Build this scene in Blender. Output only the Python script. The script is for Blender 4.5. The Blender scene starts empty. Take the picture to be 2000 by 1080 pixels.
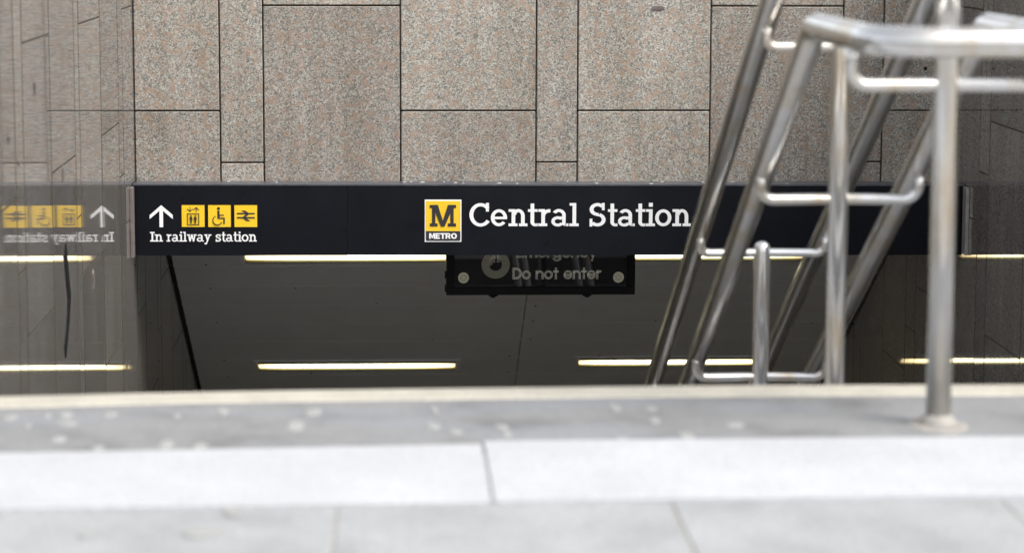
import bpy, bmesh, math, random
from mathutils import Matrix, Vector
random.seed(7)
D = bpy.data; S = bpy.context.scene; COL = S.collection
R = math.radians

# ------------------------------------------------------------------ camera
cam = D.cameras.new('camera'); cam_o = D.objects.new('camera', cam); COL.objects.link(cam_o)
rot = Matrix(((0.99896, 0.0036, -0.0455), (-0.0456, 0.1360, -0.9897), (0.0027, 0.9907, 0.1360)))
ax = rot.col[0].normalized(); az = ax.cross(rot.col[1]).normalized(); ay = az.cross(ax)
cam_o.matrix_world = Matrix.Translation((0, 0, .92)) @ Matrix((ax, ay, az)).transposed().to_4x4()
cam.sensor_width = 36; cam.lens = 91.8; cam.clip_start = .05; cam.clip_end = 1500
cam.dof.use_dof = True; cam.dof.focus_distance = 10.95; cam.dof.aperture_fstop = 3.8
S.camera = cam_o

# ------------------------------------------------------------------ sky, sun, exposure
SUN_EL, SUN_AZ = R(50), R(128)          # azimuth measured clockwise from +Y: behind and to the right of the camera
w = D.worlds.new('World'); S.world = w; w.use_nodes = True
wn = w.node_tree.nodes; wl = w.node_tree.links; wn.clear()
sky = wn.new('ShaderNodeTexSky'); sky.sky_type = 'NISHITA'; sky.sun_disc = False
sky.sun_elevation = SUN_EL; sky.sun_rotation = SUN_AZ; sky.dust_density = 3; sky.air_density = 1
hs = wn.new('ShaderNodeHueSaturation'); hs.inputs['Saturation'].default_value = .22   # a milky overcast sky
bg = wn.new('ShaderNodeBackground'); bg.inputs[1].default_value = .15
out = wn.new('ShaderNodeOutputWorld')
wl.new(sky.outputs[0], hs.inputs['Color']); wl.new(hs.outputs[0], bg.inputs[0]); wl.new(bg.outputs[0], out.inputs[0])
sun = D.lights.new('sun', 'SUN'); sun.energy = 1.3; sun.angle = R(30); sun.color = (1, .965, .92)
so = D.objects.new('sun', sun); COL.objects.link(so); so.location = (3, -3, 8)
dirv = Vector((math.sin(SUN_AZ)*math.cos(SUN_EL), math.cos(SUN_AZ)*math.cos(SUN_EL), math.sin(SUN_EL)))
so.rotation_euler = dirv.to_track_quat('Z', 'Y').to_euler()
S.render.engine = 'CYCLES'
S.view_settings.view_transform = 'Standard'; S.view_settings.look = 'None'
S.view_settings.exposure = 1.08; S.view_settings.gamma = 1; S.view_settings.use_curve_mapping = False

# ------------------------------------------------------------------ materials
class NT:
    def __init__(s, name):
        s.m = D.materials.new(name); s.m.use_nodes = True; s.t = s.m.node_tree
        s.b = s.t.nodes['Principled BSDF']
    def n(s, typ, **kw):
        o = s.t.nodes.new(typ)
        for k, v in kw.items():
            if k in ('inp',):
                for a, c in v.items(): o.inputs[a].default_value = c
            else: setattr(o, k, v)
        return o
    def l(s, a, b): s.t.links.new(a, b)
    def ramp(s, fac, stops, interp='LINEAR'):
        r = s.n('ShaderNodeValToRGB'); r.color_ramp.interpolation = interp
        e = r.color_ramp.elements
        while len(e) < len(stops): e.new(.5)
        for i, (p, c) in enumerate(stops):
            e[i].position = p; e[i].color = (*c, 1) if len(c) == 3 else c
        s.l(fac, r.inputs[0]); return r.outputs[0]
    def mix(s, fac, a, b, blend='MIX'):
        m = s.n('ShaderNodeMix', data_type='RGBA', blend_type=blend)
        for k, v in ((0, fac), (6, a), (7, b)):
            if hasattr(v, 'links') or hasattr(v, 'is_linked'): s.l(v, m.inputs[k])
            else: m.inputs[k].default_value = v if k == 0 else (*v, 1)
        return m.outputs[2]
    def coord(s, rand=True, scale=(1, 1, 1)):
        tc = s.n('ShaderNodeTexCoord'); v = tc.outputs['Object']
        if rand:
            oi = s.n('ShaderNodeObjectInfo'); mu = s.n('ShaderNodeMath', operation='MULTIPLY'); mu.inputs[1].default_value = 37
            s.l(oi.outputs['Random'], mu.inputs[0])
            ad = s.n('ShaderNodeVectorMath', operation='ADD'); s.l(v, ad.inputs[0]); s.l(mu.outputs[0], ad.inputs[1]); v = ad.outputs[0]
        mp = s.n('ShaderNodeMapping'); mp.inputs['Scale'].default_value = scale
        s.l(v, mp.inputs[0]); return mp.outputs[0]
    def noise(s, v, scale, detail=4, rough=.55, out='Fac'):
        o = s.n('ShaderNodeTexNoise'); o.inputs['Scale'].default_value = scale; o.inputs['Detail'].default_value = detail
        o.inputs['Roughness'].default_value = rough; s.l(v, o.inputs['Vector']); return o.outputs[out]
    def voro(s, v, scale, out='Color', feature='F1'):
        o = s.n('ShaderNodeTexVoronoi', feature=feature); o.inputs['Scale'].default_value = scale; s.l(v, o.inputs['Vector']); return o.outputs[out]
    def bump(s, h, strength, dist=.002):
        b = s.n('ShaderNodeBump'); b.inputs['Strength'].default_value = strength; b.inputs['Distance'].default_value = dist
        s.l(h, b.inputs['Height']); s.l(b.outputs[0], s.b.inputs['Normal'])
    def set(s, **kw):
        for k, v in kw.items():
            k = k.replace('_', ' ')
            if hasattr(v, 'is_linked'): s.l(v, s.b.inputs[k])
            else: s.b.inputs[k].default_value = (*v, 1) if isinstance(v, tuple) else v
        return s

def plain(name, col, rough=.5, metal=0, var=.12, scale=18, rvar=.1, spec=.5):
    t = NT(name); v = t.coord(True)
    n = t.noise(v, scale, 6, .6)
    c = t.ramp(n, [(.25, tuple(x*(1-var) for x in col)), (.75, tuple(min(1, x*(1+var)) for x in col))])
    t.set(Base_Color=c, Metallic=metal, Specular_IOR_Level=spec)
    r = t.ramp(t.noise(v, scale*2.3, 4), [(.3, (rough-rvar*rough,)*3), (.7, (rough+rvar*rough,)*3)])
    t.set(Roughness=r); return t.m

def granite(name, gain=1., rough=.6, polished=False, grain=215):
    t = NT(name); v = t.coord(True)
    wv = t.noise(v, 60, 2, .5, 'Color')
    wa = t.n('ShaderNodeVectorMath', operation='MULTIPLY_ADD'); t.l(wv, wa.inputs[0]); wa.inputs[1].default_value = (.016,)*3; t.l(v, wa.inputs[2])
    vv = wa.outputs[0]
    sp = t.n('ShaderNodeSeparateColor'); t.l(t.voro(vv, grain), sp.inputs[0])
    g = lambda *c: tuple(x*gain for x in c)
    base = t.ramp(sp.outputs[0], [(0, g(.12, .12, .115)), (.13, g(.17, .172, .165)), (.36, g(.27, .268, .25)), (.64, g(.37, .365, .34)), (.88, g(.445, .435, .395))], 'CONSTANT')
    sp2 = t.n('ShaderNodeSeparateColor'); t.l(t.voro(vv, 50), sp2.inputs[0])
    sp3 = t.n('ShaderNodeSeparateColor'); t.l(t.voro(vv, grain*.8), sp3.inputs[0])
    pinkm = t.ramp(sp2.outputs[1], [(0, (.08,)*3), (.50, (.24,)*3), (.72, (.46,)*3), (.88, (.70,)*3)], 'CONSTANT')
    pink = t.ramp(sp3.outputs[1], [(0, g(.255, .185, .145)), (1, g(.37, .275, .21))])
    c = t.mix(pinkm, base, pink)
    fine = t.noise(v, grain*2.2, 2, .6)
    c = t.mix(1, c, t.ramp(fine, [(.3, (.82,)*3), (.7, (1.16,)*3)]), 'MULTIPLY')
    # per-panel tone and broad weathering
    oi = t.n('ShaderNodeObjectInfo')
    tone = t.ramp(oi.outputs['Random'], [(0, (.85, .825, .805)), (.5, (.97, .955, .93)), (1, (1.07, 1.055, 1.02))])
    c = t.mix(1, c, tone, 'MULTIPLY')
    wz = t.coord(True, (1, 1, .28))
    c = t.mix(1, c, t.ramp(t.noise(wz, 5, 5, .6), [(.3, (.84, .83, .81)), (.65, (1.08,)*3)]), 'MULTIPLY')
    c = t.mix(1, c, t.ramp(t.noise(t.coord(True, (9, 9, .5)), 2.2, 5, .6), [(.34, (.90, .89, .86)), (.6, (1.03,)*3)]), 'MULTIPLY')
    if polished:
        h = t.n('ShaderNodeHueSaturation'); h.inputs['Saturation'].default_value = .8; t.l(c, h.inputs['Color'])
        c = t.mix(1, h.outputs[0], t.ramp(oi.outputs['Random'], [(0, (1.12, 1.14, 1.2)), (.33, (.84, .84, .86)), (.66, (1.06, 1.06, 1.08)), (1, (.9, .9, .9))]), 'MULTIPLY')
    t.set(Base_Color=c)
    if polished:
        rr = t.ramp(t.noise(t.coord(True, (3, 3, .4)), 7, 4), [(.3, (rough,)*3), (.75, (rough*1.9,)*3)])
        t.set(Roughness=rr, IOR=1.52)
        t.bump(t.noise(t.coord(True, (1, 1, .3)), 4, 2), .04, .002)
    else:
        t.set(Roughness=rough, Specular_IOR_Level=.3)
        t.bump(t.noise(v, grain*1.2, 3), .25, .0015)
    return t.m

def steel(name, tan_tint=1.):
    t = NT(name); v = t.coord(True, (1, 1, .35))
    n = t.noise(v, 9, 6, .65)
    c = t.ramp(n, [(.43, (.66, .665, .67)), (.56, (.61, .58, .53)), (.70, (.52, .41, .27))])  # tan patches: warm wall reflections painted into the steel, with light staining
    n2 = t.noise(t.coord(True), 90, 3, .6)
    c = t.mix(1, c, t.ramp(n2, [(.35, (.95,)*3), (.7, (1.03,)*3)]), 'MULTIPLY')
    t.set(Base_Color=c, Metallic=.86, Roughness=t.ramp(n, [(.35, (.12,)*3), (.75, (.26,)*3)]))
    t.bump(t.noise(t.coord(True), 12, 2), .05, .002)
    return t.m

def paving(name, col, spots=0, blue=0, rough=.75, dirt=.75, scale=3.2):
    t = NT(name); v = t.coord(True)
    n = t.noise(v, scale, 7, .6); f = t.noise(v, 160, 3, .6)
    c = t.ramp(n, [(.28, tuple(x*dirt for x in col)), (.5, col), (.72, tuple(x*1.12 for x in col))])
    c = t.mix(1, c, t.ramp(f, [(.3, (.80,)*3), (.7, (1.18,)*3)]), 'MULTIPLY')
    if blue:
        b = t.noise(t.coord(True, (1.2, 4, 1)), 2.1, 3, .5)
        c = t.mix(t.ramp(b, [(.48, (0,)*3), (.66, (blue,)*3)]), c, tuple(min(1, x*y) for x, y in zip(col, (1.15, 1.28, 1.55))))
    t.set(Base_Color=c, Roughness=rough)
    t.bump(f, .3, .002)
    return t.m

M = {}
M['granite'] = granite('granite_rough', 1.12, .62)
M['polished'] = granite('granite_polished', .69, .026, True, 215)
M['joint'] = plain('joint_mortar', (.060, .050, .036), .9)
M['concrete'] = paving('concrete', (.30, .29, .27))
M['bed'] = paving('joint_sand', (.27, .26, .235))
M['asphalt'] = paving('street_asphalt', (.06, .06, .058))
M['slab'] = paving('paving_slab', (.30, .304, .306), dirt=.80, scale=5)
M['band'] = paving('pale_stone', (.41, .415, .425), dirt=.95)
M['landing'] = paving('grey_stone', (.205, .205, .203), blue=.22, dirt=.62, scale=6)
M['nosing'] = paving('cream_nosing', (.42, .395, .33), dirt=.85, scale=9)
M['step'] = paving('stair_stone', (.40, .40, .40))
M['gum'] = plain('old_gum', (.29, .29, .28), .7)
M['gum_l'] = plain('pale_mortar', (.285, .27, .245), .8)
M['fill'] = plain('joint_fill', (.34, .35, .38), .8)
M['navy'] = plain('navy_enamel', (.0034, .0042, .0075), .30, var=.3, scale=5, spec=.32)
M['cap'] = plain('weathered_metal', (.10, .105, .125), .35, metal=.3, var=.35, scale=30)
M['white'] = plain('white_enamel', (.86, .86, .86), .4, var=.02)
M['yellow'] = plain('yellow_enamel', (.88, .57, .022), .4, var=.03)
M['ink'] = plain('dark_ink', (.030, .026, .030), .45, var=.1)
M['ceiling'] = plain('grey_ceiling_paint', (.78, .785, .80), .42, var=.07, scale=3)
M['strip'] = plain('pale_strip', (.85, .86, .88), .5)
M['black'] = plain('black_steel', (.004, .004, .005), .5, var=.2, spec=.2)
M['void'] = plain('void_black', (.01, .01, .01), .9)
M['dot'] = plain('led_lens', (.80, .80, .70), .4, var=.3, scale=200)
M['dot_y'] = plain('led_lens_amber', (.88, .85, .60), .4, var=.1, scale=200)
M['dropping'] = plain('dropping_white', (.34, .34, .33), .7)
M['trim'] = plain('aluminium_trim', (.42, .40, .38), .45, metal=.6, var=.3, scale=40)
M['bracket'] = plain('painted_bracket', (.15, .125, .115), .6, var=.35, scale=40)
M['tape'] = plain('black_tape', (.016, .016, .017), .95, spec=.05)
M['housing'] = plain('lamp_housing', (.22, .23, .14), .4, var=.2)
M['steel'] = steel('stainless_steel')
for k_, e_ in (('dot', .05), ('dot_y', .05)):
    b_ = M[k_].node_tree.nodes['Principled BSDF']; b_.inputs['Emission Color'].default_value = (1, .97, .78, 1); b_.inputs['Emission Strength'].default_value = e_   # slight glow added so the unlit LED lenses show brighter
t = NT('glass_screen'); t.set(Base_Color=(.010, .0105, .012), Roughness=.02, IOR=1.55); M['glass'] = t.m
t = NT('lamp_diffuser'); t.set(Base_Color=(.8, .8, .7), Roughness=.4)
tc = t.n('ShaderNodeTexCoord'); sx = t.n('ShaderNodeSeparateXYZ'); t.l(tc.outputs['Generated'], sx.inputs[0])
e = t.ramp(sx.outputs[0], [(0, (.26, .20, .10)), (.10, (.8, .64, .34)), (.2, (1, .90, .56)), (.5, (1, .93, .62)), (.8, (1, .90, .56)), (.90, (.8, .64, .34)), (1, (.26, .20, .10))])
e2 = t.ramp(sx.outputs[1], [(0, (.36, .30, .18)), (.28, (1, 1, 1)), (.72, (1, 1, 1)), (1, (.36, .30, .18))])
e = t.mix(1, e, e2, 'MULTIPLY')
t.l(e, t.b.inputs['Emission Color']); t.b.inputs['Emission Strength'].default_value = 3.1; M['lamp'] = t.m

# ------------------------------------------------------------------ helpers
def link(name, me, mat, parent=None, loc=(0, 0, 0), rotz=None):
    o = D.objects.new(name, me); COL.objects.link(o); o.location = loc
    if mat and not me.materials: me.materials.append(mat)
    if parent: o.parent = parent
    return o
def obj(name, bm, mat, parent=None, loc=(0, 0, 0), smooth=False):
    me = D.meshes.new(name); bm.normal_update(); bm.to_mesh(me); bm.free()
    if smooth:
        for p in me.polygons: p.use_smooth = True
    return link(name, me, mat, parent, loc)
def box(bm, x0, x1, y0, y1, z0, z1, bev=0):
    r = bmesh.ops.create_cube(bm, size=1)
    for v in r['verts']:
        v.co = Vector((x0 if v.co.x < 0 else x1, y0 if v.co.y < 0 else y1, z0 if v.co.z < 0 else z1))
    if bev:
        ed = list({e for v in r['verts'] for e in v.link_edges})
        bmesh.ops.bevel(bm, geom=ed, offset=bev, segments=1, affect='EDGES')
    return bm
def boxo(name, x0, x1, y0, y1, z0, z1, mat, parent=None, bev=0):      # origin in the middle of the box
    c = ((x0+x1)/2, (y0+y1)/2, (z0+z1)/2)
    bm = box(bmesh.new(), x0-c[0], x1-c[0], y0-c[1], y1-c[1], z0-c[2], z1-c[2], bev)
    return obj(name, bm, mat, parent, c)
def thing(name, label, cat, loc=(0, 0, 0), group=None):
    o = D.objects.new(name, None); COL.objects.link(o); o.location = loc; o.empty_display_size = .1
    o['label'] = label; o['category'] = cat
    if group: o['group'] = group
    return o
def tag(o, label, cat, group=None):
    o['label'] = label; o['category'] = cat
    if group: o['group'] = group
    return o
def struct(o): o['kind'] = 'structure'; return o
def slab_poly(name, pts, z0, z1, mat, parent=None, bev=.002):
    cx = sum(p[0] for p in pts)/len(pts); cy = sum(p[1] for p in pts)/len(pts)
    bm = bmesh.new()
    lo = [bm.verts.new((x-cx, y-cy, z0-z1)) for x, y in pts]; hi = [bm.verts.new((x-cx, y-cy, 0)) for x, y in pts]
    n = len(pts); bm.faces.new(hi); bm.faces.new(lo[::-1])
    for i in range(n): bm.faces.new((lo[i], lo[(i+1) % n], hi[(i+1) % n], hi[i]))
    bmesh.ops.recalc_face_normals(bm, faces=bm.faces)
    if bev:
        ed = [e for e in bm.edges if all(v in hi for v in e.verts)]
        bmesh.ops.bevel(bm, geom=ed, offset=bev, segments=1, affect='EDGES')
    return obj(name, bm, mat, parent, (cx, cy, z1))

def rounded_path(pts, rad, n=7):
    out = [Vector(pts[0])]
    for i in range(1, len(pts)-1):
        a, b, c = Vector(pts[i-1]), Vector(pts[i]), Vector(pts[i+1])
        u = (a-b).normalized(); v = (c-b).normalized(); ang = u.angle(v)
        r = rad[i] if isinstance(rad, (list, tuple)) else rad
        d = min(r/math.tan(ang/2), (a-b).length*.48, (c-b).length*.48); rr = d*math.tan(ang/2)
        ctr = b+(u+v).normalized()*(rr/math.sin(ang/2))
        p0 = b+u*d; p1 = b+v*d; w0 = p0-ctr; w1 = p1-ctr; full = w0.angle(w1)
        for k in range(n+1):
            s = k/n
            out.append(ctr+(w0*math.sin((1-s)*full)+w1*math.sin(s*full))/math.sin(full))
    out.append(Vector(pts[-1])); return out
def tube(bm, path, r, seg=20, cap=True):
    rings = []; up = None
    for i, p in enumerate(path):
        t = (path[min(i+1, len(path)-1)]-path[max(i-1, 0)]).normalized()
        if up is None: up = Vector((1, 0, 0)) if abs(t.x) < .9 else Vector((0, 0, 1))
        up = (up-t*up.dot(t)).normalized(); sd = t.cross(up)
        rings.append([bm.verts.new(p+(up*math.cos(a)+sd*math.sin(a))*r) for a in (2*math.pi*k/seg for k in range(seg))])
    for a, b in zip(rings, rings[1:]):
        for k in range(seg): bm.faces.new((a[k], a[(k+1) % seg], b[(k+1) % seg], b[k]))
    if cap: bm.faces.new(rings[0][::-1]); bm.faces.new(rings[-1])
    return bm
def lathe(bm, prof, seg=24):
    rings = [[bm.verts.new((r*math.cos(2*math.pi*k/seg), r*math.sin(2*math.pi*k/seg), z)) for k in range(seg)] for r, z in prof]
    for a, b in zip(rings, rings[1:]):
        for k in range(seg): bm.faces.new((a[k], a[(k+1) % seg], b[(k+1) % seg], b[k]))
    bm.faces.new(rings[0][::-1]); bm.faces.new(rings[-1]); return bm

# ------------------------------------------------------------------ ground (street level z = 0) round the open stairwell
XL, XR, YB, YE = -1.080, 2.405, 11.0, 5.08
def sheet(name, rects, z, mat):
    bm = bmesh.new()
    for x0, x1, y0, y1 in rects: bm.faces.new([bm.verts.new(p) for p in ((x0, y0, z), (x1, y0, z), (x1, y1, z), (x0, y1, z))])
    return struct(obj(name, bm, mat))
sheet('ground', [(-400, 400, -400, -1.8), (-400, -3.2, -1.8, 400), (4.6, 400, -1.8, 400), (-3.2, 4.6, 11.4, 400)], -.02, M['asphalt'])
sheet('pavement_bed', [(-3.2, 4.6, -1.8, 4.9), (-3.2, XL-.22, 4.9, 11.4), (XR+.22, 4.6, 4.9, 11.4)], -.0030, M['bed'])

# paving slabs
pv = thing('pavement', '', ''); del pv['label']; del pv['category']; struct(pv)
xs = [-3.2+.002]
jx = [-3.278+.531*i for i in range(16)]
nearY = lambda x: 4.030+.036*min(1, max(0, (x+.8)/1.2)) + .012*max(0, (x-.1))
for i in range(14):
    x0, x1 = jx[i]+.004, jx[i+1]
    off = .0
    slab_poly('slab', [(x0, 3.45), (x1, 3.45), (x1, nearY(x1)-.003), (x0, nearY(x0)-.003)], -.014, random.uniform(-.0015, .0005), M['slab'], pv)
me_cache = None
for r_ in range(9):
    y1 = 3.444-.58*r_; y0 = y1-.574
    for i in range(14):
        if me_cache is None:
            o = slab_poly('slab', [(jx[i]+.004, y0), (jx[i+1], y0), (jx[i+1], y1), (jx[i]+.004, y1)], -.014, 0, M['slab'], pv); me_cache = o
        else:
            o = me_cache.copy(); COL.objects.link(o); o.location = ((jx[i]+.004+jx[i+1])/2, (y0+y1)/2, random.uniform(-.0015, .001))

# pale stone band
bt = thing('pale_paving_band', '', ''); del bt['label']; del bt['category']; struct(bt)
def topY(x): return (4.445+.035*min(1, max(0, (x+.9)/.6))+.03*max(0, min(1, (x+.3)/.45))) if x < .157 else 4.527+.012*(x-.157)
bf = bmesh.new(); box(bf, -1.06, 2.39, 4.065, 4.44, -.012, .0010); obj('joint_fill', bf, M['fill'], bt)
cuts = [(-1.9, -.838, .003), (-.838, .1550, .0025), (.1590, 1.28, .003), (1.283, 2.35, .003), (2.353, 3.4, .003)]
for i, (x0, x1, g) in enumerate(cuts):
    m = (x0+x1)/2; e = 1e-4
    lo = [(x0, nearY(x0)), (m, nearY(m)), (x1, nearY(x1))]
    if x0 > .15: lo = [(x0, nearY(x0)+.0), (m, nearY(m)), (x1, nearY(x1))]
    hi = [(x1, topY(x1)), (m, topY(m)), (x0, topY(x0+e))]
    slab_poly('band_slab', lo+hi, -.014, .004 if i != 2 else .006, M['band'], bt, .0015)

# dark landing strip before the first step, with its cream nosing
def farY(x):
    P = [(-1.9, 4.95), (-.76, 5.010), (-.379, 5.053), (.234, 5.079), (.745, 5.092), (1.258, 5.082), (3.4, 5.07)]
    for (a, b), (c, d) in zip(P, P[1:]):
        if a <= x <= c: return b+(d-b)*(x-a)/(c-a)
    return 5.07
def strip(name, x0, x1, fa, fb, z0, z1, mat, n=12, parent=None):
    xs = [x0+(x1-x0)*i/n for i in range(n+1)]
    return slab_poly(name, [(x, fa(x)) for x in xs]+[(x, fb(x)) for x in reversed(xs)], z0, z1, mat, parent, bev=.003)
ls = thing('landing_strip', '', ''); del ls['label']; del ls['category']; struct(ls)
strip('landing_stone', -1.08, 2.405, lambda x: topY(x)+.006, lambda x: farY(x)-.113, -.16, -.001, M['landing'], 30, ls)
strip('step_nosing', -1.08, 2.405, lambda x: farY(x)-.110, lambda x: farY(x), -.16, .001, M['nosing'], 12, ls)
GUM = [(-0.71, 4.799, 0.013, 0.04), (-0.602, 4.746, 0.024, 0.035), (-0.61, 4.826, 0.015, 0.031), (-0.528, 4.824, 0.015, 0.036), (-0.595, 4.594, 0.016, 0.032), (-0.516, 4.511, 0.012, 0.026), (-0.643, 4.812, 0.008, 0.03), (-0.665, 4.714, 0.007, 0.024), (-0.321, 4.853, 0.013, 0.041), (-0.15, 4.837, 0.021, 0.046), (-0.179, 4.708, 0.023, 0.044), (-0.4, 4.542, 0.021, 0.036), (-0.34, 4.527, 0.014, 0.031), (0.072, 4.695, 0.018, 0.044), (0.077, 4.856, 0.012, 0.036), (0.112, 4.641, 0.013, 0.024), (0.197, 4.677, 0.015, 0.034), (0.204, 4.61, 0.013, 0.028), (0.419, 4.866, 0.017, 0.037), (0.488, 4.848, 0.011, 0.031), (0.483, 4.736, 0.011, 0.04), (0.626, 4.687, 0.018, 0.034), (0.525, 4.59, 0.018, 0.037), (0.407, 4.562, 0.013, 0.023), (-0.403, 4.805, 0.008, 0.025)]
GUM2 = [(-0.289, 3.875, 0.026, 0.04), (-0.251, 3.999, 0.016, 0.028), (-0.465, 3.868, 0.009, 0.027)]
def gum(x, y, rx, ry, z, parent):
    bm = bmesh.new(); n = 14; ph = random.random()*6
    k = [1+.16*math.sin(2*math.pi*i*2/n+ph)+random.uniform(-.1, .1) for i in range(n)]
    a = [bm.verts.new((rx*k[i]*math.cos(2*math.pi*i/n), ry*k[i]*math.sin(2*math.pi*i/n), 0)) for i in range(n)]
    b = [bm.verts.new((v.co.x*.8, v.co.y*.8, .0022)) for v in a]
    for i in range(n): bm.faces.new((a[i], a[(i+1) % n], b[(i+1) % n], b[i]))
    bm.faces.new(b)
    return obj('gum_spot', bm, M['gum'], parent, (x, y, z))
for g in GUM: gum(g[0], g[1], g[2]*random.uniform(.7, 1), g[3]*random.uniform(.7, 1), -.0008, ls)
for g in GUM2: gum(*g, .001, pv)

# stairs going down, lower floor
bm = bmesh.new()
prof = []
TR, RI = .30, .16
y = YE-.03; z = -.165
NST = 34
for i in range(NST):
    box(bm, XL-.05, XR+.05, YE-.02+TR*i, YE+TR*(i+1)+(0 if i < NST-1 else 0), -.16*(i+1)-.5, -.16*(i+1), 0)
struct(obj('staircase', bm, M['step']))
struct(boxo('lower_floor', XL-.3, XR+.3, YE+TR*NST-.01, 19.3, -RI*NST-.2, -RI*NST-.01, M['step']))

# ------------------------------------------------------------------ walls clad in granite panels
TOP = 1.12
ZA = [.113+.866*k for k in range(-7, 3)]; ZB = [.553+.866*k for k in range(-7, 2)]; ZN = [-.105+.866*k for k in range(-7, 3)]
def rows(kind, z0, z1):
    J = [z for z in {'A': ZA, 'B': ZB, 'N': ZN}[kind] if z0+.02 < z < z1-.02]
    J = sorted([z0]+J+[z1]); return list(zip(J, J[1:]))

bw = thing('granite_wall', 'rough pinkish granite panelled wall above the dark station sign', 'wall', (0, YB, 0))
core = boxo('wall_core', XL-.2, XR+.2, YB+.020-YB, .30, -.47, TOP, M['joint'], bw)
cols = [(-1.0815, -.723, 'A'), (-.723, -.541, 'N'), (-.541, .034, 'B'), (.034, .606, 'A'), (.606, .781, 'N'), (.781, 1.343, 'A'), (1.343, 1.906, 'B'), (1.906, 2.079, 'N'), (2.079, 2.4065, 'A')]
G = .0030
for x0, x1, k in cols:
    for z0, z1 in rows(k, -.46, TOP):
        dy = random.uniform(-.0015, .0015)
        boxo('panel', x0+G, x1-G, dy, .028, z0+G, z1-G, M['granite'], bw, .0032)
boxo('coping', XL-.22, XR+.22, -.03, .34, TOP+.004, TOP+.07, M['concrete'], bw, .006)
boxo('pale_scratch', 1.197, 1.2005, -.0035, .001, .01, .092, M['gum'], bw)
boxo('pale_scratch', 1.205, 1.2065, -.0035, .001, .0, .05, M['gum'], bw)
boxo('small_plug', 2.252, 2.266, -.004, .001, .284, .298, M['void'], bw, .003)
hole = bmesh.new()
bmesh.ops.create_cone(hole, cap_ends=True, segments=20, radius1=.028, radius2=.028, depth=.006)
for v in hole.verts: v.co = Vector((v.co.x, v.co.z, v.co.y*.30))
obj('dark_plug', hole, M['bracket'], bw, (1.118, -.003, .545))

def side_wall(label, X, sgn, ycols, ztop_fn):
    wt = thing('polished_granite_wall', label, 'wall', (X, 5.0, 0))
    inn = .0012*sgn
    boxo('wall_core', min(inn, .22*sgn), max(inn, .22*sgn), 0, 6.30, -4.2, TOP, M['joint'], wt)
    boxo('wall_core', min(inn, .22*sgn), max(inn, .22*sgn), 6.30, 14.3, -7, .2, M['joint'], wt)
    g = .0055; gz = .0034
    for y0, y1, k in ycols:
        zt = TOP if y1 <= YB+.01 else .1
        zb = -.16*((y0-YE)/.3)-.6 if y0 > YE else -.6
        for z0, z1 in rows(k, max(zb, -6.5), zt):
            c = (.0, (y0+y1)/2-5, (z0+z1)/2)
            bm = bmesh.new()
            a, b = (0, .026) if sgn > 0 else (-.026, 0)
            box(bm, a, b, y0+g-(y0+y1)/2, y1-g-(y0+y1)/2, z0+gz-c[2], z1-gz-c[2])
            o = obj('panel', bm, M['polished'], wt, c); o.data.materials.append(M['joint'])
            for p in o.data.polygons:
                if abs(p.normal.x) < .5: p.material_index = 1      # sealant on the edges
            o.rotation_euler = (0, random.uniform(-.0012, .0012), random.uniform(-.0012, .0012)+(.0016 if sgn < 0 else 0))
    boxo('coping', -.04 if sgn > 0 else -.26, .26 if sgn > 0 else .04, -.03, 6.03 if sgn else 6, TOP+.004, TOP+.07, M['concrete'], wt, .006)
    return wt
LC = [(5.05, 5.62, 'N'), (5.62, 6.25, 'A'), (6.25, 6.86, 'B'), (6.86, 7.524, 'A'), (7.524, 7.69, 'N'), (7.69, 8.307, 'B'), (8.307, 8.946, 'A'), (8.946, 9.077, 'N'), (9.077, 9.743, 'B'), (9.743, 10.368, 'A'), (10.368, 10.535, 'N'), (10.535, 10.997, 'B')]
LC2 = [(11.003, 11.36, 'A'), (11.36, 11.92, 'B'), (11.92, 12.10, 'N'), (12.10, 12.70, 'A'), (12.70, 13.30, 'B'), (13.30, 13.48, 'N'), (13.48, 14.08, 'A'), (14.08, 14.68, 'B'), (14.68, 14.86, 'N'), (14.86, 15.46, 'A'), (15.46, 16.06, 'B'), (16.06, 16.66, 'A')]
RC = [(5.05, 5.66, 'A'), (5.66, 6.26, 'B'), (6.26, 6.44, 'N'), (6.44, 7.04, 'A'), (7.04, 7.66, 'B'), (7.66, 7.84, 'N'), (7.84, 8.46, 'A'), (8.46, 9.06, 'B'), (9.06, 9.232, 'N'), (9.232, 9.797, 'B'), (9.797, 10.397, 'A'), (10.397, 10.579, 'N'), (10.579, 10.997, 'B')]
RC2 = [(11.003, 11.24, 'A'), (11.24, 11.809, 'A'), (11.809, 12.034, 'N'), (12.034, 12.591, 'B'), (12.591, 13.19, 'A'), (13.19, 13.38, 'N'), (13.38, 13.98, 'B'), (13.98, 14.58, 'A'), (14.58, 14.76, 'N'), (14.76, 15.36, 'B'), (15.36, 15.96, 'A')]
wl_ = side_wall('polished grey granite wall on the left side mirroring the station sign', XL, -1, LC+LC2, None)
wr_ = side_wall('darker polished granite wall on the right behind the steel posts', XR, 1, RC+RC2, None)
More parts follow.
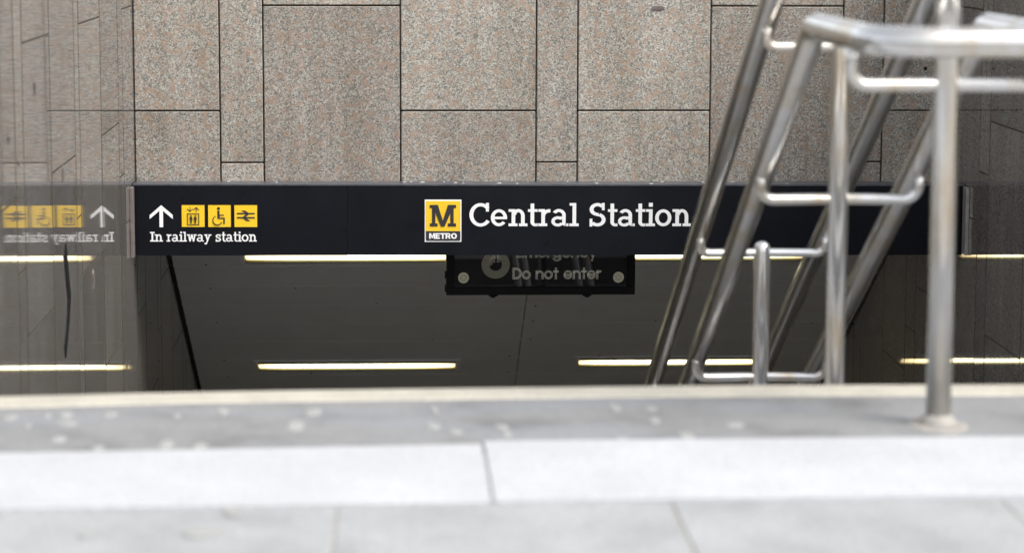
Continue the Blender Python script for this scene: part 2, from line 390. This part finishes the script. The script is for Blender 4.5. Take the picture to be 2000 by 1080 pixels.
# marks on the left wall
def mark(name, pts, wid, mat, parent):
    bm = bmesh.new(); vs = []
    for (y, z), w_ in zip(pts, wid):
        vs.append((bm.verts.new((.0035, y-w_-5, z)), bm.verts.new((.0035, y+w_-5, z)), bm.verts.new((.0, y-w_-5, z)), bm.verts.new((.0, y+w_-5, z))))
    for a, b in zip(vs, vs[1:]):
        bm.faces.new((a[0], a[1], b[1], b[0])); bm.faces.new((a[0], b[0], b[2], a[2])); bm.faces.new((a[1], a[3], b[3], b[1]))
    return obj(name, bm, mat, parent)
mark('black_tape', [(8.602, -.150), (8.600, -.185), (8.655, -.30), (8.672, -.335), (8.640, -.40), (8.565, -.475), (8.548, -.518)], [.012, .036, .036, .038, .034, .034, .012], M['tape'], wl_)
for (yy, zz, h) in ((9.387, -.374, .035), (7.948, .407, .026), (7.388, .299, .014), (7.577, .215, .010), (8.576, .085, .03)):
    mark('dark_smear', [(yy, zz-h), (yy+.012, zz-h*.5), (yy, zz+h*.6), (yy+.006, zz+h)], [.004, .017, .013, .004], M['bracket'], wl_)

# ------------------------------------------------------------------ sloping ceiling in the tunnel
SL = .5378; cz = lambda y: -.709-SL*(y-12.565)
ang = math.atan(SL)
ce = thing('ceiling', '', ''); del ce['label']; del ce['category']; struct(ce)
Ys = [12.675+.2470*k for k in range(-6, 14)]
Xm = .677
cL, cR = XL+.011, XR-.011
for y0, y1 in zip(Ys, Ys[1:]):
    for x0, x1 in ((cL, Xm), (Xm, cR)):
        ln = (y1-y0)/math.cos(ang); ym = (y0+y1)/2
        bm = box(bmesh.new(), -(x1-x0)/2+.0022, (x1-x0)/2-.0022, -ln/2+.0038, ln/2-.0038, 0, .02, .0009)
        o = obj('ceiling_panel', bm, M['ceiling'], ce, ((x0+x1)/2, ym, cz(ym)+random.uniform(-.0006, .0006)))
        o.rotation_euler = (-ang+random.uniform(-.002, .002), 0, 0)
for y0 in Ys[1:-1]:
    o = boxo('edge_light_strip', cL, cR, y0-.008, y0+.008, cz(y0)+.0016, cz(y0)+.012, M['strip'], ce); o.rotation_euler = (-ang, 0, 0)  # pale strip stands in for the light caught on panel edges
random.seed(11)
fix = None
for y0 in Ys[5:14]:
    for xf in (cL+.16, Xm-.05, Xm+.05, cR-.2, random.uniform(-.8, .5), random.uniform(.9, 2.1)):
        if random.random() < .45: continue
        yy = y0+.022*random.choice((-1, 1))
        if fix is None:
            fm = bmesh.new(); bmesh.ops.create_cone(fm, cap_ends=True, segments=8, radius1=.0055, radius2=.0055, depth=.004); fx = obj('fixing', fm, M['ink'], ce); fix = fx.data
        else: fx = link('fixing', fix, None, ce)
        fx.location = (xf, yy, cz(yy)); fx.rotation_euler = (-ang, 0, 0)
bm = bmesh.new()
ya, yb = Ys[0], Ys[-1]
v = [bm.verts.new(p) for p in ((cL-.2, ya, cz(ya)+.03), (cR+.2, ya, cz(ya)+.03), (cR+.2, yb, cz(yb)+.03), (cL-.2, yb, cz(yb)+.03), (cL-.2, ya, cz(ya)+.2), (cR+.2, ya, cz(ya)+.2), (cR+.2, yb, cz(yb)+.2), (cL-.2, yb, cz(yb)+.2))]
for f in ((0, 3, 2, 1), (4, 5, 6, 7), (0, 1, 5, 4), (2, 3, 7, 6), (1, 2, 6, 5), (3, 0, 4, 7)): bm.faces.new([v[i] for i in f])
obj('ceiling_backing', bm, M['joint'], ce)
struct(boxo('lower_ceiling', cL-.2, cR+.2, yb-.01, 19.4, cz(yb)+.02, cz(yb)+.2, M['ceiling']))
tag(boxo('end_wall', cL-.2, cR+.2, 19.2, 19.4, -6.0, cz(yb)+.02, M['concrete']), 'dim concrete wall at the foot of the stairs', 'wall')
struct(boxo('tunnel_roof', XL-.22, XR+.22, 11.31, 19.4, -.03, -.022+.0, M['concrete']))

def lamp(xa, xb, ya, label):
    cx = (xa+xb)/2; yc = ya+.0
    t = thing('ceiling_light', label, 'ceiling light', (cx, yc, cz(yc)), 'fluorescent lights in the tunnel ceiling')
    t.rotation_euler = (-ang, 0, 0)
    L = (xb-xa)/2; W = .068
    # frame of four rails round a recessed diffuser
    bm = bmesh.new()
    box(bm, -L-.022, L+.022, -W-.016, -W, -.006, .012, .001); box(bm, -L-.022, L+.022, W, W+.016, -.006, .012, .001)
    box(bm, -L-.022, -L, -W+.0005, W-.0005, -.006, .012, .001); box(bm, L, L+.022, -W+.0005, W-.0005, -.006, .012, .001)
    obj('frame', bm, M['strip'], t)
    bm = bmesh.new()
    box(bm, -L+.001, L-.001, -W+.001, -W+.016, -.012, .0, .001); box(bm, -L+.001, L-.001, W-.018, W-.001, -.010, 0, .001)
    obj('housing', bm, M['housing'], t)
    o = boxo('diffuser', -L+.004, L-.004, -W+.020, W-.020, -.004, .006, M['lamp'], t, .006)
    return t
lamp(-.733, .340, 14.012, 'lit strip light low in the ceiling, left of the panel joint')
lamp(1.005, 2.040, 13.976, 'lit strip light low in the ceiling, behind the slanting handrails')
lamp(-.717, .340, 12.553, 'lit strip light just under the sign, left of the black display')
lamp(1.005, 2.040, 12.548, 'lit strip light just under the sign, right of the black display')

for yy in (15.42, 16.86):  # unseen rows added to raise the light in the tunnel
    for xa, xb, sd in ((-.733, .340, 'left'), (1.005, 2.040, 'right')): lamp(xa, xb, yy, 'unseen strip light added %s in the tunnel ceiling, %s of the panel joint' % ('deep' if yy < 16 else 'deepest', sd))

# ------------------------------------------------------------------ lettering: slab-serif glyphs built from strokes
def ring(cx, cy, rx, ry, a0, a1, w, n=22, w2=None):
    """list of quads following an elliptical arc; w at the ends/sides, w2 top/bottom"""
    w2 = w if w2 is None else w2; q = []; pr = None
    for i in range(n+1):
        a = R(a0+(a1-a0)*i/n); c, s = math.cos(a), math.sin(a)
        hw, hh = w/2, w2/2
        o = (cx+(rx+hw)*c, cy+(ry+hh)*s); n_ = (cx+(rx-hw)*c, cy+(ry-hh)*s)
        if pr: q.append([pr[0], o, n_, pr[1]])
        pr = (o, n_)
    return q
def rc(x0, y0, x1, y1): return [[(x0, y0), (x1, y0), (x1, y1), (x0, y1)]]
def pg(*p): return [list(p)]
s_, f_ = 7.4, 5.2     # stem and serif weight (x-height 33, cap 44.5)
GL = {
 'C': (43, lambda: [ring(22.5, 22, 18.6, 19.8, 38, 325, 8, 30, 6), rc(33.2, 28.5, 39.2, 45.2)]),
 'e': (36, lambda: [ring(16.5, 16.4, 12.8, 13.6, 0, 322, 7.2, 28, 5.6), rc(4.5, 13.6, 32.8, 18.4)]),
 'n': (39, lambda: [rc(6, 0, 13.4, 33), rc(0, 0, 18, f_), rc(0, 28, 7, 33), ring(19.8, 19.4, 9, 10.9, 0, 165, s_, 14, 6), rc(25.1, 0, 32.5, 20), rc(21, 0, 38, f_)]),
 't': (21, lambda: [rc(5.2, 7, 12.6, 44), rc(0, 28, 19.5, 33), ring(15.5, 8, 6.6, 5.6, 180, 285, s_, 8, 5.4)+rc(17, -.2, 20, 5.2)]),
 'r': (26.5, lambda: [rc(6, 0, 13.4, 33), rc(0, 0, 18, f_), rc(0, 28, 7, 33), ring(21.6, 18.2, 11.5, 11.8, 88, 172, 6.4, 10, 6), rc(20.6, 26.8, 24.2, 33)]),
 'a': (36.5, lambda: [rc(21.5, 3, 28.7, 22), rc(28, 0, 34.5, f_)+ring(30, 5.4, 4.7, 2.9, 180, 270, 7, 5, 5), ring(15, 21.5, 10.2, 9, 0, 150, 7.2, 14, 5.6), ring(13, 9.3, 9.8, 7.2, 40, 330, 6.8, 22, 5.2), rc(15, 13.6, 22.5, 18.8)]),
 'l': (19.5, lambda: [rc(6, 0, 13.4, 45), rc(0, 40, 7, 45), rc(0, 0, 18.6, f_)]),
 'S': (39, lambda: [ring(17.6, 32.6, 12.2, 9.4, 35, 255, 8, 18, 6), ring(17.6, 12.6, 12.8, 10.1, -145, 72, 8, 18, 6), pg((12.5, 26.4), (14.5, 20.2), (22.5, 19.0), (19.5, 25.6)), rc(26.6, 31, 32.2, 45.2), rc(1.6, -.6, 7.2, 14.5)]),
 'i': (19, lambda: [rc(6, 0, 13.4, 33), rc(0, 28, 7, 33), rc(0, 0, 18.6, f_), rc(5.6, 38, 13.6, 45.4)]),
 'o': (35.5, lambda: [ring(16.6, 16.4, 13, 13.6, 0, 360, 7.4, 32, 5.8)]),
 'I': (22, lambda: [rc(7, 0, 15, 44.5), rc(0, 0, 22, 6), rc(0, 38.5, 22, 44.5)]),
 'w': (49, lambda: [pg((5, 31), (12.6, 31), (18.6, 0), (12, 0)), pg((12, 0), (18.6, 0), (27.4, 33), (20.6, 33)), pg((21, 33), (27.6, 33), (36, 0), (29.4, 0)), pg((29.4, 0), (36, 0), (43, 31), (36, 31)), rc(0, 28, 16, 33), rc(33, 28, 48, 33)]),
 'y': (36, lambda: [pg((5, 31), (13, 31), (21.5, 4), (15, 0)), pg((14, -10), (8, -9), (24, 31), (31, 31)), rc(0, 28, 16, 33), rc(21, 28, 36, 33), rc(2, -13, 12.5, -6.6)]),
 's': (31, lambda: [ring(14.4, 24.4, 9.2, 6.2, 30, 255, 6.8, 14, 5.4), ring(14.4, 8.8, 9.8, 6.6, -150, 75, 6.8, 14, 5.4), pg((11, 20.6), (12, 15.5), (18, 13), (17, 18.6)), rc(20.6, 21.5, 25.6, 33.4), rc(2, -.4, 7, 11)]),
 ' ': (16, lambda: []),
 # heavy sans capitals
 '_M': (46, lambda: [rc(0, 0, 11, 44), rc(33, 0, 44, 44), pg((5, 44), (14, 44), (26, 6), (18, 6)), pg((18, 6), (26, 6), (39, 44), (30, 44))]),
 '_E': (34, lambda: [rc(0, 0, 12, 44), rc(6, 0, 32, 10), rc(6, 17, 29, 26.5), rc(6, 34, 32, 44)]),
 '_T': (38, lambda: [rc(0, 34, 37, 44), rc(12.5, 0, 24.5, 44)]),
 '_R': (40, lambda: [rc(0, 0, 12, 44), rc(6, 34.5, 22, 44), rc(6, 16, 22, 25), ring(22, 30, 9, 9.4, -90, 90, 11, 12, 9.4), pg((16, 20), (27, 20), (38, 0), (25, 0))]),
 '_O': (44, lambda: [ring(21, 22, 15.5, 17.4, 0, 360, 12, 32, 10)]),
 '#M': (51, lambda: [rc(4, 3, 10.6, 40), rc(39.6, 3, 46.2, 40), rc(0, 0, 15, 6), rc(35, 0, 50.7, 6), rc(0, 36, 12, 42), rc(38.7, 36, 50.7, 42), pg((4.6, 42), (15.5, 42), (28.6, 0), (21.6, 0)), pg((21.6, 0), (28.6, 0), (46.5, 42), (35.2, 42))]),
}
def prism(bm, quads, sc, ox, oz, y_back, thick):
    """lay polygons (drawn in the x/z plane) as raised letters facing -Y; each stroke 0.15 mm above the last"""
    for p in quads:
        f = [bm.verts.new((ox+x*sc, y_back-thick, oz+z*sc)) for x, z in p]; b = [bm.verts.new((ox+x*sc, y_back, oz+z*sc)) for x, z in p]
        bm.faces.new(f); n = len(p)
        for i in range(n): bm.faces.new((f[i], f[(i+1) % n], b[(i+1) % n], b[i]))
def glyph(name, ch, sc, x, z, mat, parent, y_back=0, thick=.003, bold=0):
    bm = bmesh.new()
    for k, q in enumerate(GL[ch][1]()): prism(bm, q, sc, 0, 0, 0, thick+.00018*k)
    bmesh.ops.recalc_face_normals(bm, faces=bm.faces)
    return obj(name, bm, mat, parent, (x, y_back, z))
def word(text, x0, x1, z, mat, parent, pre='', y_back=0, thick=.003, name='letter', height=None):
    adv = sum(GL[pre+c if c != ' ' else c][0] for c in text); last = text[-1]
    sc = (x1-x0)/adv; x = x0
    for c in text:
        k = pre+c if c != ' ' else c
        if c != ' ':
            o = glyph(name, k, sc, x, z, mat, parent, y_back, thick)
            if height: o.scale.z = height/(44.5*sc)
        x += GL[k][0]*sc
# ------------------------------------------------------------------ station sign across the opening
YS = 10.83
sg = thing('station_sign', 'long navy Central Station sign with metro logo across the stair opening', 'sign', (.6659, YS, -.3318))
sg.rotation_euler = (0, .0027, 0)
PX = .0021475
U = lambda px: (px-1078)*PX
W_ = lambda py: -(py-430)*.00215
zt, zb = W_(361), W_(498.5)
boxo('fascia_panel', U(268), U(679.9), .0, .02, zb-.0012, zt, M['navy'], sg, .0005)
boxo('fascia_panel', U(680.1), U(1885), .0002, .02, zb, zt, M['navy'], sg, .0005)
boxo('sign_casing', U(269), U(1884), .0205, .165, zb+.004, zt-.012, M['navy'], sg)
bm = bmesh.new(); a0, a1 = U(267.5), U(1885.5)
v = [bm.verts.new(p) for p in ((a0, -.003, zt-.004), (a1, -.003, zt-.004), (a1, .168, zt-.009), (a0, .168, zt-.009), (a0, -.003, zt+.002), (a1, -.003, zt+.002), (a1, .168, zt-.002), (a0, .168, zt-.002))]
for f in ((0, 3, 2, 1), (4, 5, 6, 7), (0, 1, 5, 4), (2, 3, 7, 6), (1, 2, 6, 5), (3, 0, 4, 7)): bm.faces.new([v[i] for i in f])
obj('top_cap', bm, M['cap'], sg)
for i, (px, L) in enumerate(((447, 12), (541, 10), (790, 12), (803, 10), (825, 16), (868, 9), (890, 14), (905, 7), (975, 18), (1010, 8), (1032, 5), (1110, 9), (1165, 12), (1200, 7), (1272, 14), (1296, 10), (1376, 16), (1435, 20), (1462, 10), (1540, 8), (600, 6), (735, 6))):
    bm = bmesh.new(); n = 8
    c = [bm.verts.new((L*PX*.38*math.cos(2*math.pi*k/n)*random.uniform(.7, 1.1), .012*math.sin(2*math.pi*k/n)*random.uniform(.6, 1.2), 0)) for k in range(n)]
    h = [bm.verts.new((q.co.x*.6, q.co.y*.6, .003)) for q in c]
    bm.faces.new(h)
    for k in range(n): bm.faces.new((c[k], c[(k+1) % n], h[(k+1) % n], h[k]))
    obj('dropping', bm, M['dropping'], sg, (U(px), .03+random.random()*.08, zt+.0015))
# main name
word('Central', U(916.8), U(1130.5), W_(441.6), M['white'], sg, height=44.5*.00215)
word('Station', U(1149.5), U(1350), W_(441.6), M['white'], sg, height=44.5*.00215)
# small line
HS = 18.6*.00215
word('In', U(298.7), U(323.8), W_(471.5), M['white'], sg, height=HS)
word('railway', U(330.5), U(417), W_(471.5), M['white'], sg, height=HS)
word('station', U(424.5), U(504.8), W_(471.5), M['white'], sg, height=HS)
# arrow
bm = bmesh.new()
pp = lambda pts: [(U(x), W_(y)) for x, y in pts]
def poly_obj(name, polys, mat, parent, y_back=0, thick=.003):
    bm = bmesh.new()
    for k, p in enumerate(polys): prism(bm, [pp(p)], 1, 0, 0, y_back, thick+.00018*k)
    bmesh.ops.recalc_face_normals(bm, faces=bm.faces)
    return obj(name, bm, mat, parent)
def arrow_up(x, y0, y1, hw, w, hl):        # apex y0, foot y1
    return [[(x-w/2, y0+w), (x+w/2, y0+w), (x+w/2, y1), (x-w/2, y1)],
            [(x, y0), (x+hw, y0+hl-w*.35), (x+hw, y0+hl+w*.75), (x, y0+w*1.15)], [(x, y0), (x, y0+w*1.15), (x-hw, y0+hl+w*.75), (x-hw, y0+hl-w*.35)]]
poly_obj('arrow', arrow_up(320.8, 401, 443.6, 22.2, 7, 21.5), M['white'], sg)
# yellow pictogram tiles
def tile(x0, x1, y0=401, y1=443.2):
    return boxo('icon_tile', U(x0), U(x1), -.002, .0, W_(y1), W_(y0), M['yellow'], sg)
def disc(cx, cy, r, n=14): return [(cx+r*math.cos(2*math.pi*i/n), cy+r*math.sin(2*math.pi*i/n)) for i in range(n)]
def rib(x0, y0, x1, y1, w):
    dx, dy = x1-x0, y1-y0; L = math.hypot(dx, dy); nx, ny = -dy/L*w/2, dx/L*w/2
    return [(x0+nx, y0+ny), (x1+nx, y1+ny), (x1-nx, y1-ny), (x0-nx, y0-ny)]
t1 = tile(360.3, 404.2); t2 = tile(411.2, 454.8); t3 = tile(461.8, 505.6)
def icon(name, polys): return poly_obj(name, polys, M['ink'], sg, -.002, .001)
lift = [rib(376.5, 405, 376.5, 412.5, 1.3), rib(371, 408, 376.5, 413.3, 1.4), rib(382, 408, 376.5, 413.3, 1.4),
        rib(388.3, 406, 388.3, 414, 1.3), rib(383, 410.3, 388.3, 405.2, 1.4), rib(393.6, 410.3, 388.3, 405.2, 1.4),
        rib(371, 417.4, 393.8, 417.4, 1.3), rib(371, 438.6, 393.8, 438.6, 1.3), rib(371.6, 417, 371.6, 439, 1.3), rib(393.2, 417, 393.2, 439, 1.3)]
for cx in (378.3, 386.6):
    lift += [disc(cx, 421.4, 1.35, 10), rib(cx, 423.3, cx, 429.6, 2.6), rib(cx-1.9, 424, cx-2.3, 429.5, .9), rib(cx+1.9, 424, cx+2.3, 429.5, .9), rib(cx-.8, 429.5, cx-.8, 435.8, 1.15), rib(cx+.8, 429.5, cx+.8, 435.8, 1.15)]
icon('lift_icon', lift)
wc = [disc(431.3, 407.4, 3.0, 16), rib(431, 411.5, 431.4, 426, 4.4), rib(431, 420.4, 441.5, 420.4, 1.9), rib(429.8, 426.3, 443, 426.3, 2.6), rib(442, 425.6, 441.8, 437.3, 2.8)]
cx, cy, rr = 429.2, 430.2, 8.8
seg = [(cx+rr*math.cos(R(a)), cy-rr*math.sin(R(a))) for a in range(112, 352, 12)]
wc += [rib(*a, *b, 1.4) for a, b in zip(seg, seg[1:])]
icon('wheelchair_icon', wc)
icon('rail_icon', [rib(466.6, 417.2, 501, 417.2, 2.9), rib(466.6, 425.2, 501, 425.2, 2.9),
     [(475, 411), (482, 411), (491.5, 417.4), (482, 425), (476.5, 425), (485, 417.6)], [(492.5, 431.6), (485.5, 431.6), (476, 425.1), (485.5, 417.4), (491, 417.4), (482.5, 424.8)]])
# metro logo
boxo('logo_border', U(830), U(901.2), -.002, 0, W_(472.4), W_(390), M['white'], sg)
boxo('logo_yellow', U(832.4), U(899.2), -.0035, -.0021, W_(451.2), W_(392.6), M['yellow'], sg)
boxo('logo_band', U(832.4), U(899.2), -.0036, -.0021, W_(470), W_(451.5), M['ink'], sg)
glyph('letter', '#M', PX, U(840), W_(442), M['ink'], sg, -.0035, .0012)
word('METRO', U(838.5), U(893), W_(466.2), M['white'], sg, pre='_', y_back=-.0036, thick=.0012, height=11.2*.00215)
# end plates against the side walls
tag(boxo('mounting_plate', XL, XL+.014, 10.73, 10.79, -.474, -.183, M['bracket'], None, .002), 'rust-streaked narrow plate on the left wall beside the sign end', 'bracket')
tag(boxo('mounting_plate', XR-.014, XR, 10.74, 10.81, -.474, -.192, M['trim'], None, .002), 'thin bright metal plate on the right wall at the sign end', 'bracket')

# ------------------------------------------------------------------ emergency display hanging behind the sign
ed = thing('emergency_display', 'black dot-matrix emergency display box hanging behind the station sign', 'display', (.653, 11.4, -.50)); ed.rotation_euler = (0, .003, .024)
x0, x1, zb_, zt_ = .235-.653, 1.071-.653, -.2295, .28
bm = bmesh.new()
box(bm, x0, x1, 0, .03, zb_, zb_+.036, .002); box(bm, x0, x1, 0, .03, zt_-.03, zt_, .002)
box(bm, x0, x0+.036, .0, .03, zb_+.0365, zt_-.0305, .002); box(bm, x1-.036, x1, 0, .03, zb_+.0365, zt_-.0305, .002)
obj('frame', bm, M['black'], ed)
boxo('casing', x0+.004, x1-.004, .031, .16, zb_+.004, zt_-.004, M['black'], ed, .003)
boxo('screen', x0+.036, x1-.036, .012, .03, zb_+.036, zt_-.03, M['glass'], ed)
for px in (963, 1148):
    bm = bmesh.new(); box(bm, -.020, .020, .004, .03, -.007, 0, .003); box(bm, -.010, .010, .006, .028, -.013, -.0072, .002)
    obj('catch', bm, M['black'], ed, ((px-1056.5)*.002255, 0, zb_))
for pz in (.09, .03): boxo('hinge', x0-.006, x0-.0005, .006, .026, zb_+pz-.016, zb_+pz+.016, M['black'], ed)
for i in (-.3, .3): boxo('hanger', i-.012, i+.012, .08, .104, zt_, .5, M['black'], ed)
# dots: px coordinates of the photograph measured on this plane, 2.26 mm to the px
K = .002260
def dots(name, P, r, mat):
    bm = bmesh.new()
    for px, py in P:
        x, z = (px-1056.5)*K, -(py-476.5)*K + .003
        if z < zb_+.03: continue
        c = [bm.verts.new((x+r*math.cos(a), .0108, z+r*math.sin(a))) for a in (0, 1.0472, 2.0944, 3.1416, 4.1888, 5.236)]
        b = [bm.verts.new((x+r*1.1*math.cos(a), .0121, z+r*1.1*math.sin(a))) for a in (0, 1.0472, 2.0944, 3.1416, 4.1888, 5.236)]
        bm.faces.new(c)
        for k in range(6): bm.faces.new((c[k], c[(k+1) % 6], b[(k+1) % 6], b[k]))
    bmesh.ops.recalc_face_normals(bm, faces=bm.faces)
    o = obj(name, bm, mat, ed); o['kind'] = 'stuff'; return o
def seg_pts(strokes, step):
    P = []
    for s in strokes:
        if s[0] == 'l': _, xa, ya, xb, yb = s; L = math.hypot(xb-xa, yb-ya); n = max(1, round(L/step)); P += [(xa+(xb-xa)*i/n, ya+(yb-ya)*i/n) for i in range(n+1)]
        else: _, cx, cy, rx, ry, a0, a1 = s; L = abs(R(a1-a0))*(rx+ry)/2; n = max(2, round(L/step)); P += [(cx+rx*math.cos(R(a0+(a1-a0)*i/n)), cy+ry*math.sin(R(a0+(a1-a0)*i/n))) for i in range(n+(0 if abs(a1-a0) == 360 else 1))]
    return P
def dbl(strokes_fn):  # double dotted outline: two passes 2.4 px apart
    return strokes_fn(0)+strokes_fn(2.4)
SG = {   # sans letters, height 21 (x-height 15), y up; d = inset of the pass
 'D': (19, lambda d: [('l', d, 0, d, 21), ('a', 7, 10.5, 10-d, 10.5-d, -90, 90), ('l', d, 21-d, 7, 21-d), ('l', d, d, 7, d)]),
 'o': (18.5, lambda d: [('a', 8, 7.7, 8-d, 8-d, 0, 360)]),
 'n': (17, lambda d: [('l', d, 0, d, 15.5), ('a', 7.5, 8, 7-d, 7.5-d, 0, 150), ('l', 14.5-d, 0, 14.5-d, 8)]),
 't': (12, lambda d: [('l', 3.5+d, 0, 3.5+d, 21), ('l', 0, 15.5-d, 9.5, 15.5-d)]),
 'e': (18.5, lambda d: [('a', 8, 7.7, 8-d, 8-d, 20, 330), ('l', 1, 8.5-d, 15, 8.5-d)]),
 'r': (11, lambda d: [('l', d, 0, d, 15.5), ('a', 6.5, 8, 6.5-d, 7.5-d, 70, 150)]),
 'E': (16, lambda d: [('l', d, 0, d, 21), ('l', 0, 21-d, 13, 21-d), ('l', 0, 11.5-d, 11, 11.5-d), ('l', 0, d, 13, d)]),
 'm': (26, lambda d: [('l', d, 0, d, 15.5), ('a', 6.5, 9, 6-d, 6.5-d, 0, 150), ('l', 12.5-d, 0, 12.5-d, 9), ('a', 18, 9, 6-d, 6.5-d, 0, 150), ('l', 23.5-d, 0, 23.5-d, 9)]),
 'g': (18.5, lambda d: [('a', 8, 7.7, 8-d, 8-d, 0, 360), ('l', 16-d, -1, 16-d, 15), ('a', 8, -1, 8-d, 6.5-d, 190, 360)]),
 'c': (16.5, lambda d: [('a', 8, 7.7, 8-d, 8-d, 45, 315)]),
 'y': (16, lambda d: [('l', d, 15, 8+d, 1), ('l', 16-d, 15, 6+d, -7)]),
 ' ': (9, lambda d: []),
}
def dot_text(txt, x, base, width):
    tot = sum(SG[c][0] for c in txt); k = width/tot; P = []
    for c in txt:
        P += [(x+a*k, base-b*.98) for a, b in seg_pts(dbl(SG[c][1]), 2.5)]; x += SG[c][0]*k
    return P
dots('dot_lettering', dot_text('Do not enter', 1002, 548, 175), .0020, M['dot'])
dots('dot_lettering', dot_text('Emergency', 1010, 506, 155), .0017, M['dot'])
P = []
for rr in (26.5, 23.9, 21.3, 18.7, 16.1, 13.5):
    n = int(2*math.pi*rr/3.0)
    P += [(968+rr*math.cos(2*math.pi*i/n), 520+rr*math.sin(2*math.pi*i/n)) for i in range(n)]
P += [(x, y) for x in (963, 966, 971.5, 974.5) for y in range(500, 516, 3)] + [(x, y) for x in (957, 960) for y in range(508, 522, 3)]
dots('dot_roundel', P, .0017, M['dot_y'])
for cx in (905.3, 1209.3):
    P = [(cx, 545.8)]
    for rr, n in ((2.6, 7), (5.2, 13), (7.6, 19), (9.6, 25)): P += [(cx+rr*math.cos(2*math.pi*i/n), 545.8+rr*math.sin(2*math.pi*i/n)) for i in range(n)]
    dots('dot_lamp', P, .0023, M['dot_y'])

# ------------------------------------------------------------------ double stainless handrail down the middle
hr = thing('stair_handrail', 'double stainless steel handrail on posts with curved brackets going down the stairs', 'handrail', (1.0, 4.68, 0))
rx_, rz = 1.0, .0
HW = .17; RT = .0270; RP = .0228
lowz = lambda y: .393-.518*(y-5.728)
KY = 5.115                                  # where the slope starts
def rail(dz):
    ztop = lowz(KY)+dz; yf = 4.44; ye = 13.4
    zz = lambda y: lowz(y)+dz
    pts = [(-HW, ye, zz(ye)), (-HW, KY, ztop), (-HW, yf, ztop), (HW, yf, ztop), (HW, KY, ztop), (HW, ye, zz(ye))]
    pts = [(x, y-4.68, z) for x, y, z in pts]
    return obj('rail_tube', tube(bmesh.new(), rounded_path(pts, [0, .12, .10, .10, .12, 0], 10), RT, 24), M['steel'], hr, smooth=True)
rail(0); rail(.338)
stz = lambda y: 0 if y < 5.08 else -RI*(int((y-5.08)/TR)+1)
BRK = {}
posts = [4.68, 5.80, 6.985, 8.165, 9.345, 10.53, 11.71, 12.89]
for Y in posts:
    zl = min(lowz(Y), lowz(KY)); foot = stz(Y); top = zl+.338-.058+.020
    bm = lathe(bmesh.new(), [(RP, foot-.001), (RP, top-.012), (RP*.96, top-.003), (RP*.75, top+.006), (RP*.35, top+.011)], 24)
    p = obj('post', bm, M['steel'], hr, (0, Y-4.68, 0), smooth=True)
    bm = lathe(bmesh.new(), [(RP+.014, foot), (RP+.013, foot+.005), (RP+.006, foot+.014), (RP+.0005, foot+.020)], 24)
    obj('foot_collar', bm, M['gum_l'], hr, (0, Y-4.68, 0), smooth=True)
    if Y == posts[0]:
        bm = bmesh.new(); n = 18; kk = [1+random.uniform(-.14, .14) for _ in range(n)]
        a = [bm.verts.new((.050*kk[i]*math.cos(2*math.pi*i/n), .085*kk[i]*math.sin(2*math.pi*i/n), 0)) for i in range(n)]; b_ = [bm.verts.new((v.co.x*.85, v.co.y*.85, .0035)) for v in a]
        for i in range(n): bm.faces.new((a[i], a[(i+1) % n], b_[(i+1) % n], b_[i]))
        bm.faces.new(b_); obj('mortar_patch', bm, M['gum_l'], ls, (1.0, Y, -.001))
    for z in (zl, zl+.338):
        k = ('low' if Y > 4.7 else 'level') if z == zl else ''
        if k not in BRK:
            dr, ra = {'low': (.060, .032), 'level': (.088, .034), '': (.058, .040)}[k]
            hx = HW+(.008 if k else 0)
            fy, tz = (-.027, .006) if k else (-.020, -.006)      # the arms reach up the near side of the tube
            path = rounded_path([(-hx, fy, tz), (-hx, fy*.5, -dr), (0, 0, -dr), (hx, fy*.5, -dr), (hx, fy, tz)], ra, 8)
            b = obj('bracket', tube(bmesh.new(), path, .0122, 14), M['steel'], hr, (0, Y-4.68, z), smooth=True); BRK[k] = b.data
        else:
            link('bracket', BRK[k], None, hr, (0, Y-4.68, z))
